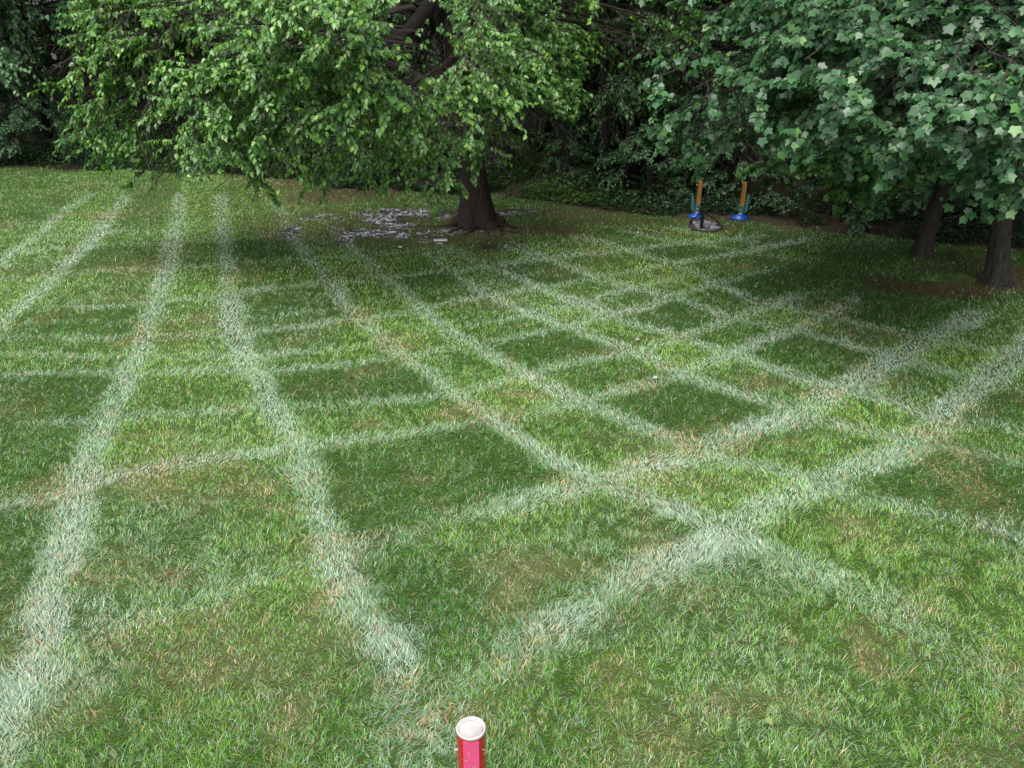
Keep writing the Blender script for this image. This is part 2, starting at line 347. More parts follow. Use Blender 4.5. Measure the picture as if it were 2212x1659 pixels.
# lean: pressed tracks lie away from the camera; 'dark' nap lies towards it
ang = (N2.fbm(px * 3.5 + 11, py * 3.5, 3) * 5 + rnd(n) * .62) * 2 * math.pi
napx = -.1 + .3 * (rnd(n) - .5); napy = (0.55 - 1.1 * dk)
lx = np.cos(ang) * .75 + napx + (tx * .35) * s_ * 2 ; ly = np.sin(ang) * .75 + napy * (1 - s_) + s_ * (ty * .55 + 1.0)
tilt = .45 + .55 * rnd(n) + .5 * s_
h = np.hypot(lx, ly) + 1e-6; lx /= h; ly /= h
ct = np.cos(tilt); stt = np.sin(tilt)
tilt2 = np.clip(tilt + .08 + .38 * rnd(n), 0, 1.6); c2 = np.cos(tilt2); s2 = np.sin(tilt2)
face = ang + rng.normal(0, .6, n)
# width axis: mostly across the lean, so that the flat of the blade shows
sxx = -ly + .8 * (rnd(n) - .5); syy = lx + .8 * (rnd(n) - .5); hh = np.hypot(sxx, syy); sxx /= hh; syy /= hh
base = np.stack([px, py, hgt(px, py) - .002], -1)
d1 = np.stack([lx * stt, ly * stt, ct], -1); d2 = np.stack([lx * s2, ly * s2, c2], -1)
sd = np.stack([sxx, syy, .25 * (rnd(n) - .5)], -1) * width[:, None] * .5
m_ = base + d1 * (length * .5)[:, None]; tp = m_ + d2 * (length * .5)[:, None]
V = np.stack([base - sd, base + sd, m_ - sd * .95, m_ + sd * .95, tp - sd * .25, tp + sd * .25], 1)
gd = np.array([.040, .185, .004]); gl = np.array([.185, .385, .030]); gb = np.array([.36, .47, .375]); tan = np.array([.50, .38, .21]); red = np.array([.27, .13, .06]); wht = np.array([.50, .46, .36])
mixv = np.clip(.5 + (patch - .5) * 1.2 - (dk - .5) * 1.5 + rng.normal(0, .2, n), 0, 1)[:, None]  # nap towards the camera mixed darker: its shade put into blade colour
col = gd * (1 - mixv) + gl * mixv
pale = smooth(.5, .75, N2.fbm(px * .9 + 70, py * .9, 4)) * .35
pale += sample(PALE, px, py) * .55
k = np.clip(s_ * .76 + pale + rng.normal(0, .30, n) - .05, 0, 1)[:, None]; col = col * (1 - k) + gb * k  # tracks: sky sheen of pressed blades put into colour, with their paler undersides
strayb = (rnd(n) < .14)[:, None]; col = np.where(strayb, gb * .85, col)
tanp = smooth(.42, .62, N4.fbm(px * 6, py * 6, 3))
k = (rnd(n) < dry * (.2 + .5 * tanp) + .03 + .05 * tanp)[:, None]; col = np.where(k, tan * (.6 + .6 * rnd(n))[:, None], col)
k = (rnd(n) < (.025 + .06 * dry) * (1 - .6 * s_))[:, None]; col = np.where(k, red, col)
k = (rnd(n) < .010 + .03 * dry)[:, None]; col = np.where(k, wht, col)
k = (rnd(n) < brn * .55)[:, None]; col = np.where(k, np.array([.10, .055, .03]), col)
col *= (.55 + .9 * rnd(n) ** 1.3)[:, None]
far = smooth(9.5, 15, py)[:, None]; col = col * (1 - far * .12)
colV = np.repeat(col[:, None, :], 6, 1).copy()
colV[:, 0:2] *= .55; colV[:, 2:4] *= .95  # blade feet darkened: shade down in the turf put into colour
k = (rnd(n) < .14) ; colV[k, 4:6] = colV[k, 4:6] * .6 + tan * .4
i6 = np.arange(n)[:, None] * 6
L = np.concatenate([i6 + np.array([0, 1, 3, 2]), i6 + np.array([2, 3, 5, 4])], 1)
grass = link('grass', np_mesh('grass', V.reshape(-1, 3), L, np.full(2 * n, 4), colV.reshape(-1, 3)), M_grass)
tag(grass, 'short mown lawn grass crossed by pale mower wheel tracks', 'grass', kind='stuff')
print('blades', n)

# ------------------------------------------------------------------ leaves and trees
OVATE = np.array([(0, 0, 0), (-.30, .20, .07), (-.36, .45, .09), (-.17, .78, .04), (0, 1.05, -.10), (.17, .78, .04), (.36, .45, .09), (.30, .20, .07)])
OV_F = [(0, 4, 3, 2, 1), (0, 7, 6, 5, 4)]
MAPLE = np.array([(0, 0, 0), (-.30, -.06, .03), (-.46, .12, .02), (-.42, .27, .06), (-.60, .48, -.06), (-.44, .60, .01), (-.27, .64, .05), (-.17, .80, .02), (0, 1.02, -.07),
                  (.17, .80, .02), (.27, .64, .05), (.44, .60, .01), (.60, .48, -.06), (.42, .27, .06), (.46, .12, .02), (.30, -.06, .03)])
MP_F = [(0, 8, 7, 6, 5, 4, 3, 2, 1), (0, 15, 14, 13, 12, 11, 10, 9, 8)]
DIAM = np.array([(0, 0, 0), (-.30, .45, .07), (0, 1.0, -.05), (.30, .45, .07)]); DI_F = [(0, 2, 1), (0, 3, 2)]
def norm(a): return a / (np.linalg.norm(a, axis=-1, keepdims=True) + 1e-9)
def leaf_mesh(name, pos, dr_, nr, size, col, shape, faces):
    dr_ = norm(dr_); nr = norm(nr - dr_ * (nr * dr_).sum(-1, keepdims=True)); sd = np.cross(dr_, nr)
    V = pos[:, None] + size[:, None, None] * (shape[None, :, 0:1] * sd[:, None] + shape[None, :, 1:2] * dr_[:, None] + shape[None, :, 2:3] * nr[:, None])
    K = len(shape); n = len(pos); L = np.concatenate([np.arange(n)[:, None] * K + np.array(f) for f in faces], 1)
    return np_mesh(name, V.reshape(-1, 3), L, np.tile([len(f) for f in faces], n), np.repeat(col, K, 0))
def bez(a, b_, c, d, n):
    t = np.linspace(0, 1, n)[:, None]; return (1 - t) ** 3 * a + 3 * (1 - t) ** 2 * t * b_ + 3 * (1 - t) * t * t * c + t ** 3 * d
def horiz(v): v = np.array([v[0], v[1], 0.0]); return v / (np.linalg.norm(v) + 1e-9)

class Crown:
    """limbs, twigs and leaves gathered for one tree"""
    def __init__(s, rg, leaf, droop=.5, leaf_hang=.9, up=.6, per=9, gap=.37):
        s.rg = rg; s.leaf = leaf; s.droop = droop; s.hang = leaf_hang; s.up = up; s.per = per; s.gap = gap; s.young = .10
        s.wood = MB(); s.tw = []
    def twig(s, p, d, L, droop, thick=.004, sides=3):
        e1 = p + d * L * .5 + np.array([0, 0, -droop * L * .12]); e2 = p + d * L + np.array([0, 0, -droop * L * .55])
        s.wood.tube([p, e1, e2], [thick, thick * .7, thick * .35], sides, cap=False)
        s.tw.append((p, e1, e2)); return e1, e2
    def limb(s, a, tip, r0, nlat=16, latL=.8, t0=.3, lift=.35, skip=None, sub=3):
        rg = s.rg; dv = tip - a; D = np.linalg.norm(dv)
        c1 = a + dv * .33 + np.array([0, 0, lift * D * .5]); c2 = a + dv * .75 + np.array([0, 0, lift * D * .45])
        c1 += rg.normal(0, .05 * D, 3); c2 += rg.normal(0, .03 * D, 3)
        pts = bez(a, c1, c2, tip, 9); s.wood.tube(pts, np.linspace(r0, .006, 9), 6, cap=False)
        for k in range(nlat):
            t = t0 + (1 - t0) * (k + rg.random()) / nlat; i = min(int(t * 8), 7); f = t * 8 - i
            p = pts[i] * (1 - f) + pts[i + 1] * f; tg = pts[i + 1] - pts[i]; tg /= np.linalg.norm(tg) + 1e-9
            side = np.cross(tg, [0, 0, 1]); side /= np.linalg.norm(side) + 1e-9
            sg = 1 if k % 2 else -1; w_ = .35 + .65 * rg.random()
            d = tg * (1.05 - w_ * .7) + side * sg * w_ + np.array([0, 0, rg.normal(.02, .22)]); d /= np.linalg.norm(d)
            L = latL * (1.15 - .6 * t) * (.65 + .6 * rg.random())
            e1, e2 = s.twig(p, d, L, s.droop, .006)
            for j in range(sub):
                q = [p * .4 + e1 * .6, e1, e1 * .5 + e2 * .5, e2][j % 4]
                dd = d * .6 + side * rg.normal(0, .6) + np.array([0, 0, rg.normal(-.1, .3)]); dd /= np.linalg.norm(dd) + 1e-9
                s.twig(q, dd, L * (.4 + .3 * rg.random()), s.droop * 1.2, .003)
    def leaves(s, center, colors, shape, faces, name, size_j=.35, bright_tip=None, mask=None):
        rg = s.rg; T = np.array(s.tw); per = s.per; q = T[:, 1]
        T = T[N4.fbm(q[:, 0] * 1.5 + q[:, 2] * 2.3 + 90, q[:, 1] * 1.5 + q[:, 2] * 1.1 + 90, 3) > s.gap]; n = len(T)
        t = (np.arange(per)[None, :] + rg.random((n, per))) / per; t = t[..., None]
        p0, p1, p2 = T[:, None, 0], T[:, None, 1], T[:, None, 2]
        pos = (1 - t) ** 2 * p0 + 2 * t * (1 - t) * p1 + t * t * p2; pos = pos.reshape(-1, 3)
        td = norm(T[:, 2] - T[:, 0]); td = np.repeat(td[:, None], per, 1).reshape(-1, 3); N = len(pos)
        side = norm(np.cross(td, [0, 0, 1.0])) * np.where(rg.random(N) < .5, -1, 1)[:, None]
        out = pos - center; out[:, 2] = 0; out = norm(out)
        dr_ = td * .35 + side * .55 + np.array([0, 0, -s.hang]) + out * .2 + rg.normal(0, .4, (N, 3))
        nr = out * .75 + np.array([0, 0, s.up]) + rg.normal(0, .42, (N, 3))
        sz = s.leaf * (1 - size_j / 2 + size_j * rg.random(N)) * np.where(rg.random(N) < .15, .65, 1)
        pos = pos + side * s.leaf * .18
        if mask is not None:
            kk = mask(pos); pos, dr_, nr, sz, t_ = pos[kk], dr_[kk], nr[kk], sz[kk], t.reshape(-1)[kk]
        else: t_ = t.reshape(-1)
        N = len(pos); c = np.array(colors)
        k = rg.random(N); a = rg.random(N)[:, None]; col = c[0] * (1 - a) + c[1] * a
        young = (rg.random(N) < s.young + .28 * smooth(.75, 1, t_) * (s.young > .05)); col = np.where(young[:, None], c[2], col)
        col = col * (.75 + .5 * rg.random(N))[:, None]
        print(name, 'leaves', N)
        return leaf_mesh(name, pos, dr_, nr, sz, col, shape, faces)

def flare(k, amp, ph=0.):
    return lambda th, p: 1 + amp * math.exp(-max(p[2], 0) / .16) * (.45 + .55 * math.cos(k * th + ph)) + .04 * math.sin(5 * th + p[2] * 2) + .028 * math.sin(13 * th + 2.5 * math.sin(p[2] * 3)) + .018 * math.sin(23 * th + 4 * math.sin(p[2] * 2.1))

# ---- big drooping tree left of centre
B0 = G(1030, 484); 
def rel(u, v, Y): return P(u, v, Y) - B0
big = empty('shade_tree', B0); tag(big, 'big spreading tree with small drooping leaves, trunk standing in wet muddy ground', 'tree')
tm = MB()
YT = B0[1]
tp_ = [np.array([0, 0, -.08]), np.array([0, 0, .03]), np.array([0, 0, .14]), np.array([-.01, 0, .34]), rel(1025, 400, YT), rel(1018, 340, YT), rel(1008, 280, YT), rel(992, 200, YT), rel(978, 120, YT), rel(968, 40, YT), rel(962, -60, YT), np.array([-.6, .1, 5.0]), np.array([-.5, .2, 6.6]), np.array([-.6, .1, 8.2])]
tr_ = [.34, .28, .238, .208, .182, .162, .150, .145, .15, .155, .14, .11, .08, .03]
tm.tube(tp_, tr_, 72, rfun=flare(5, .38))
tm.build('trunk', M_bark, big, True)
fork = rel(965, 10, YT)
lm = MB()
def br_(pts, r0, r1, sides=8): lm.tube(pts, list(np.linspace(r0, r1, len(pts))), sides)
br_([rel(966, -30, YT), rel(935, 5, YT - .3), rel(905, 45, YT - .5), rel(878, 75, YT - .7), rel(850, 92, YT - .9), rel(822, 103, YT - 1.1)], .12, .085)
br_([rel(822, 103, YT - 1.1), rel(806, 140, YT - 1.25), rel(798, 190, YT - 1.35)], .06, .03)
br_([rel(822, 103, YT - 1.1), rel(770, 115, YT - 1.6), rel(700, 130, YT - 2.0), rel(600, 180, YT - 2.4)], .06, .02)
br_([rel(975, 150, YT), rel(955, 95, YT - .1), rel(925, 40, YT - .2), rel(912, -20, YT - .3)], .05, .03)
br_([rel(940, 60, YT - .1), rel(905, 120, YT - .3), rel(888, 180, YT - .4)], .035, .012)
br_([rel(925, 40, YT - .2), rel(915, 110, YT - .5), rel(925, 180, YT - .5)], .022, .01)
br_([rel(980, 120, YT), rel(1020, 60, YT - .2), rel(1060, -10, YT - .3)], .05, .035)
br_([rel(900, -5, YT), rel(908, 60, YT), rel(898, 120, YT + .1)], .04, .02)
M_limb = noisy(mat('dark_bark', rough=.85, spec=.2), (.004, .0035, .003), (.016, .012, .009), 14, (3, 3, .5), 1.0, .02)  # limb bark, darker throughout than the trunk bark
lm.build('branch', M_limb, big, True)
rg = np.random.default_rng(11)
cr = Crown(rg, .053, droop=.40, leaf_hang=.85, up=.8, per=16, gap=.44)
starts = [np.array([0, 0, z]) for z in (1.9, 2.2, 2.5, 2.9)]
tips = [(170,45,10.6),(160,120,10.4),(170,195,10.2),(185,262,10.0),(238,318,9.8),(300,412,9.6),(352,405,9.3),(392,330,9.0),(330,250,9.4),(300,160,9.4),(290,60,9.4),
 (410,190,8.7),(445,255,8.5),(480,330,8.9),(535,402,9.4),(590,345,8.8),(620,300,8.5),(650,385,9.5),(560,215,8.3),(520,120,8.3),(560,40,8.1),(660,60,7.9),(680,190,8.1),(720,290,8.4),
 (745,120,7.9),(800,240,8.3),(795,355,9.1),(770,385,9.5),(860,300,8.8),(838,180,8.4),(900,412,10.2),(925,395,10.0),(880,375,9.6),(940,340,9.4),(960,255,8.9),(1000,330,9.7),
 (1050,250,9.3),(1040,120,9.2),(1130,310,10.2),(1110,220,9.6),(1180,262,10.4),(1222,282,10.8),(1235,205,10.9),(1255,150,11.2),(1165,150,10.2),(1175,90,10.8),(1260,95,11.4),(450,30,9.0),(380,90,9.2),(240,230,10),(480,186,8.6),(1052,372,10.6),(200,150,9.6),(150,160,9.9),(280,200,9.4),(240,60,9.6),(220,240,9.7),(300,300,9.5),(175,120,9.9),(190,60,9.8),(215,200,9.7),(185,20,10.2),(260,120,9.5),(330,60,9.2),(1150,30,10.6),(1190,150,10.6),(200,90,10.3),(230,160,10.1),(250,20,9.8),(215,300,10.2),(270,340,9.8),(330,330,9.6),(780,30,7.8),(870,10,7.8),(1010,180,9.0)]
for i, (u, v, Y) in enumerate(tips):
    u = u - (45 if u > 1100 else 0) + (8 if u < 260 else 0); tip = rel(u, v, Y) + np.array([0, 0, .16]); zs = 1.65 + .6 * rg.random()
    if u < 850 and tip[2] > 1.7: a = [rel(822, 103, YT - 1.1), rel(770, 115, YT - 1.6), rel(700, 130, YT - 2.0)][i % 3].copy()
    else:
        if u >= 850 and tip[2] > 2.2: zs = 2.3 + 1.1 * rg.random()
        a = np.array([-.05 - .09 * (zs - 1.5), 0, zs])
    cr.limb(a, tip, .013 + .008 * rg.random(), nlat=17, latL=.62, t0=.55, lift=.18 + .15 * rg.random(), sub=4)
low_n = len(cr.tw)
for i in range(80):      # the crown above the picture
    th = rg.random() * 2 * math.pi; z = 3.1 + 5.6 * rg.random(); rr = (4.6 - max(0, z - 5.0) * .7) * (.35 + .7 * rg.random())
    tip = np.array([math.cos(th) * rr - .5, math.sin(th) * rr, z]); cr.limb(np.array([-.5, .1, z - .6]), tip, .035, nlat=11, latL=1.0, t0=.35, lift=.2, sub=2)
for i in range(14):      # the far side of the crown
    th = rg.uniform(.1, .9) * math.pi; tip = np.array([math.cos(th) * 3.4, math.sin(th) * 3.0, 1.3 + 1.5 * rg.random()])
    cr.limb(np.array([-.15, 0, 2.8]), tip, .03, nlat=10, latL=.9, t0=.4, lift=.2, sub=2)
def gapmask(pos):
    w_ = pos + B0; dY = w_[:, 1]; dz = w_[:, 2] - CAM_H
    fw = dY * math.cos(PITCH) - dz * math.sin(PITCH); upc = dY * math.sin(PITCH) + dz * math.cos(PITCH)
    u = 1106 + F * w_[:, 0] / fw; v = 829.5 - F * upc / fw
    hole = ((u - 900) / 85) ** 2 + ((v - 85) / 100) ** 2 < 1
    return ~(hole & (N1.fbm(u / 28, v / 28, 3) > .40)) 
cols_lin = [(.062, .165, .032), (.105, .235, .05), (.19, .34, .05)]
me = cr.leaves(np.array([-.3, .3, 3.0]), cols_lin, OVATE, OV_F, 'crown', mask=gapmask)
link('crown', me, M_leaf, big); cr.wood.build('twigs', M_twig, big)

# ---- maple, right edge
B1 = G(2148, 612)
mp = empty('maple_tree', B1); tag(mp, 'broad-leaved maple with straight grey trunk at the right edge of the lawn', 'tree')
tm = MB(); YM = B1[1]
def relm(u, v, Y): return P(u, v, Y) - B1
tm.tube([np.array([0, 0, -.06]), np.array([0, 0, .04]), np.array([0, 0, .15]), np.array([-.04, 0, .4]), np.array([-.12, 0, 1.0]), np.array([-.18, 0, 1.8]), np.array([-.2, 0, 3.0]), np.array([-.1, 0, 5.0]), np.array([.05, 0, 8.0])],
        [.175, .145, .12, .104, .095, .09, .088, .07, .03], 64, rfun=flare(4, .32, 1.))
tm.build('trunk', M_bark2, mp, True)
rg = np.random.default_rng(23)
cr = Crown(rg, .061, droop=.35, leaf_hang=.65, up=.8, per=14)
mt = [(1388,168,8.6),(1420,215,8.6),(1430,335,8.8),(1450,290,8.4),(1475,360,8.8),(1500,240,8.0),(1530,320,8.2),(1560,180,7.8),(1580,270,7.8),(1600,350,8.0),(1640,130,7.6),(1650,230,7.4),(1680,310,7.4),
 (1720,80,7.4),(1730,190,7.0),(1750,270,6.9),(1770,345,7.2),(1820,130,6.9),(1830,230,6.6),(1860,300,6.6),(1870,370,6.7),(1930,180,6.5),(1930,270,6.3),(1950,360,6.3),(1985,400,6.4),(2020,120,6.6),(2030,230,6.2),(2050,310,6.0),(2070,390,6.1),
 (2120,180,6.3),(2130,290,5.9),(2150,370,5.9),(2180,450,6.0),(2215,480,6.0),(2230,350,5.8),(2240,230,6.0),(2200,90,6.4),(1900,60,7.0),(1800,20,7.2),(1690,20,7.6),(1600,60,8.0),(2080,30,6.8),(2100,420,6.3),(1510,90,8.6),(2290,420,5.9)]
for u, v, Y in mt:
    tip = relm(u, v, Y) + np.array([0, 0, .2]); a = np.array([-.18, 0, np.clip(tip[2] + .5 + rg.random() * .8, 1.5, 4)])
    cr.limb(a, tip, .028, nlat=13, latL=.8, t0=.45, lift=.12, sub=2)
for i in range(95):
    th = rg.random() * 2 * math.pi; z = 2.2 + 5.8 * rg.random(); rr = (4.5 - max(0, z - 4) * .6) * (.35 + .7 * rg.random())
    if z < 3.2 and math.sin(th) < -.2: z += 1.2
    tip = np.array([math.cos(th) * rr, math.sin(th) * rr, z]); cr.limb(np.array([.05, 0, max(1.7, z - .7)]), tip, .035, nlat=10, latL=1.0, t0=.3, lift=.15, sub=2)
cr.young = .05
me = cr.leaves(np.array([0, .5, 3.0]), [(.030, .09, .034), (.056, .142, .052), (.11, .23, .06)], MAPLE, MP_F, 'crown', size_j=.6)
link('crown', me, M_maple, mp); cr.wood.build('branch', M_bark2, mp)

# ---- maple behind, leaning trunk
B2 = G(1990, 551)
m2 = empty('maple_tree', B2); tag(m2, 'darker maple with thinner leaning trunk in shade, left of and behind the other maple', 'tree')
tm = MB()
tm.tube([np.array([0, 0, -.06]), np.array([0, 0, .04]), np.array([0.01, 0, .15]), np.array([.03, 0, .4]), np.array([.11, 0, 1.0]), np.array([.20, 0, 1.8]), np.array([.28, 0, 3.0]), np.array([.3, 0, 5.0]), np.array([.3, 0, 7.5])],
        [.15, .12, .10, .088, .078, .072, .07, .06, .02], 56, rfun=flare(4, .3, 2.))
tm.tube([np.array([.12, 0, 1.15]), np.array([-.25, -.1, .98]), np.array([-.5, -.2, .92]), np.array([-.85, -.2, 1.05])], [.04, .03, .022, .01], 7)
tm.tube([np.array([.14, 0, 1.2]), np.array([.5, -.1, 1.1]), np.array([.9, -.2, 1.25])], [.03, .022, .01], 7)
tm.build('trunk', M_bark2, m2, True)
rg = np.random.default_rng(31); cr = Crown(rg, .068, droop=.4, leaf_hang=.6, up=.9, per=9)
def rel2(u, v, Y): return P(u, v, Y) - B2
for u, v, Y in [(1640,370,10.5),(1660,430,10.6),(1700,400,10.2),(1730,455,10.2),(1770,420,9.8),(1800,370,9.6),(1830,470,9.9),(1860,430,9.6),(1800,500,10.0),(1880,390,9.4),(1900,330,9.2),(1920,450,9.6),(2050,350,9.8),(2100,400,10),(2000,300,9.2),(1950,250,9.2),(1850,280,9.3),(1750,300,9.6)]:
    tip = rel2(u, v - 45, Y) + np.array([0, 0, .2]); cr.limb(np.array([.2, 0, max(1.2, tip[2] + .5)]), tip, .02, nlat=10, latL=.75, t0=.4, lift=.2, sub=2)
for i in range(45):
    th = rg.random() * 2 * math.pi; z = 2.0 + 5 * rg.random(); rr = 3.3 * (.5 + .55 * rg.random())
    tip = np.array([math.cos(th) * rr, math.sin(th) * rr, z]); cr.limb(np.array([.25, 0, max(1.6, z - .7)]), tip, .03, nlat=10, latL=1.0, t0=.3, lift=.15, sub=2)
me = cr.leaves(np.array([.2, .3, 3.0]), [(.035, .11, .02), (.06, .17, .03), (.12, .27, .05)], MAPLE, MP_F, 'crown', size_j=.45)
link('crown', me, M_maple, m2); cr.wood.build('branch', M_bark2, m2)

# ---- woods behind the lawn: a few kinds of tree, copied
def wood_tree(name, seed, H, rad, zlow, leaf, cols, nl, tr0, lean=0., shape=DIAM, faces=DI_F, per=7, hang=.8, stems=1, mt=None):
    rg = np.random.default_rng(seed); root = empty(name, (0, 0, 0)); tm = MB()
    tops = []
    for s_i in range(stems):
        a0 = rg.random() * 6.28; sp = .25 if stems > 1 else 0; ln = lean + (.12 * H if stems > 1 else 0)
        p0 = np.array([math.cos(a0) * sp, math.sin(a0) * sp, -.1]); tpn = np.array([math.cos(a0) * ln, math.sin(a0) * ln * .6, H])
        pts = [p0 + (tpn - p0) * t + np.array([math.sin(t * 5 + a0) * .08, math.cos(t * 4 + a0) * .08, 0]) * (t > 0) for t in np.linspace(0, 1, 8)]
        tm.tube(pts, list(np.linspace(tr0, .02, 8) + np.array([tr0 * .5] + [0] * 7)), 9); tops.append(pts)
    tm.build('trunk', M_bark2, root, True)
    cr = Crown(rg, leaf, droop=.6, leaf_hang=hang, up=.75, per=per)
    for i in range(nl):
        pts = tops[i % stems]; z = zlow + (H * .97 - zlow) * (i + rg.random()) / nl
        th = rg.random() * 6.283; prof = math.sin(math.pi * min(.92, .25 + .7 * (z - zlow) / (H - zlow))) ** .6
        rr = rad * prof * (.65 + .45 * rg.random()); k = min(6, int(z / H * 7)); a = pts[k] * (1 - (z / H * 7 - k)) + pts[k + 1] * (z / H * 7 - k)
        cr.limb(a + np.array([0, 0, .1]), a + np.array([math.cos(th) * rr, math.sin(th) * rr, -.12 * rr]), .02 + .01 * tr0 * 10, nlat=10, latL=.34 * rad, t0=.3, lift=.25, sub=2)
    me = cr.leaves(np.array([0, 0, H * .5]), cols, shape, faces, 'crown')
    link('crown', me, mt or M_wood_leaf, root); cr.wood.build('branch', M_bark2, root)
    return root
dk1 = [(.022, .065, .018), (.04, .105, .028), (.08, .17, .04)]
dk2 = [(.038, .11, .040), (.075, .18, .07), (.11, .22, .09)]
lt1 = [(.07, .18, .03), (.12, .26, .045), (.22, .38, .06)]  # foliage standing in light, put into a paler leaf colour
def kids(o): return [c for c in C.objects if c.parent == o]
protos = {}
protos['a'] = wood_tree('woodland_tree', 101, 8.5, 2.6, .9, .075, dk1, 46, .13, per=14)
protos['b'] = wood_tree('woodland_tree', 102, 8.0, 2.4, .5, .068, dk2, 50, .11, shape=OVATE, faces=OV_F, per=12)
protos['c'] = wood_tree('woodland_tree', 103, 7.0, 2.2, .5, .07, lt1, 44, .09, per=12)
protos['d'] = wood_tree('sapling_clump', 104, 5.2, 1.6, .8, .06, dk1, 34, .055, stems=5, per=12)
protos['s'] = wood_tree('shrub', 105, 1.5, .9, .10, .05, dk2, 18, .02, stems=3, per=13)
protos['t'] = wood_tree('shrub', 106, 1.0, .8, .05, .045, dk1, 14, .015, stems=3, per=13)
pk = {k: kids(v) for k, v in protos.items()}; used = set()
def place(kind, x, y, rz, sc, label, cat, group=None):
    if kind not in used: o = protos[kind]; used.add(kind)
    else:
        o = protos[kind].copy(); C.objects.link(o)
        for c in pk[kind]:
            d = c.copy(); C.objects.link(d); d.parent = o
    o.location = (x, y, float(hgt(x, y))); o.rotation_euler = (0, 0, rz); o.scale = (sc, sc, sc)
    for key in ('group',):
        if key in o: del o[key]
    tag(o, label, cat, group); return o
GW = 'trees of the dark woods behind the lawn'
def pu(u, Y): return (u - 1106) / F * (Y * math.cos(PITCH) + (CAM_H - 1.0) * math.sin(PITCH))
# seen in the picture
place('a', pu(1345, 15.8), 15.8, 2.2, .95, 'dark leafy tree behind the leaning stems, between the big tree and the left play stand', 'tree', GW)
place('b', pu(1425, 17.2), 17.2, 3.9, 1.1, 'dark leafy tree whose top shows left of the maple foliage', 'tree', GW)
place('b', pu(1180, 17.8), 17.8, 1.9, 1.1, 'dark leafy tree behind the right side of the big spreading crown', 'tree', GW)
place('a', pu(960, 16.2), 16.2, 2.9, .9, 'dark tree directly behind the trunk of the big spreading tree', 'tree', GW)
place('b', pu(70, 17.6), 17.6, .4, 1.25, 'leafy tree at the far left edge, branches hanging over the lawn edge', 'tree', GW)
place('b', pu(-80, 17.0), 17.0, 2.1, .95, 'leafy tree cut off by the left border of the picture', 'tree', GW)
place('a', pu(215, 18.6), 18.6, 1.4, 1.4, 'dark tree between the far left tree and the big spreading tree', 'tree', GW)
place('a', pu(420, 17.8), 17.8, 3.0, 1.0, 'dark tree hidden behind the left half of the big spreading crown', 'tree', GW)
place('b', pu(640, 17.0), 17.0, 4.0, .95, 'dark tree behind the middle of the big spreading crown', 'tree', GW)
place('a', pu(790, 17.0), 17.0, 5.0, 1.0, 'dark tree seen through the branch gap of the big tree', 'tree', GW)
place('c', pu(905, 18.2), 18.2, 2.4, 1.0, 'mid green tree seen through the gap around the upper trunk of the big tree', 'tree', GW)
place('c', pu(1080, 19.0), 19.0, .9, 1.0, 'pale sunlit green tree far behind the forked trunk of the big tree', 'tree', GW)
place('d', pu(1340, 14.6), 14.6, 1.0, 1.15, 'clump of thin dark leaning stems between the big tree and the play stands', 'sapling clump', GW)
place('a', pu(1280, 16.3), 16.3, .6, .95, 'dark tree with hanging foliage just right of the big spreading crown', 'tree', GW)
place('d', pu(1450, 15.3), 15.3, 4.2, 1.0, 'thin multi-stemmed saplings in shade behind the black pole', 'sapling clump', GW)
place('c', pu(1570, 18.6), 18.6, 2.0, 1.05, 'bright yellow-green tree in light above the play stands', 'tree', GW)
place('a', pu(1560, 15.2), 15.2, 5.6, .85, 'dark tree directly behind the play stands', 'tree', GW)
place('b', pu(1780, 14.6), 14.6, 2.6, .95, 'dark tree in shade behind the maple foliage, right of the play stands', 'tree', GW)
place('a', pu(2020, 14.4), 14.4, 3.6, 1.0, 'dark tree in deep shade behind the leaning maple trunk', 'tree', GW)
place('b', pu(2260, 13.6), 13.6, .2, 1.0, 'dark tree behind the maple at the right border', 'tree', GW)
rg = np.random.default_rng(77); kk = 0
for row, (Yr, n_) in enumerate(((20.6, 11), (24.0, 12), (28.5, 12))):
    for i in range(n_):
        x = -17 + 34 * (i + .5 + rg.uniform(-.25, .25)) / n_
        if row == 0 and (abs(x - .2) < 1.2 or abs(x - 4.6) < 1.0): continue
        place('ab'[kk % 2], x, Yr + rg.uniform(-.8, .8), rg.random() * 6, 1.35 + .35 * rg.random() + .25 * row, 'tree deep in the dark woods, hidden behind nearer trees', 'tree', 'hidden trees deep in the woods'); kk += 1
for x, y in ((9.5, 13.0), (12.5, 11.0), (11.5, 15.5), (10.5, 7.5), (-12.5, 18), (-14.5, 15.5), (14.5, 7.5), (-17.5, 12.5)):
    place('ab'[kk % 2], x, y, rg.random() * 6, 1.1, 'woodland tree standing just outside the picture beside the lawn', 'tree', 'trees beside the lawn outside the picture'); kk += 1
GS = 'shrubs along the woods edge'
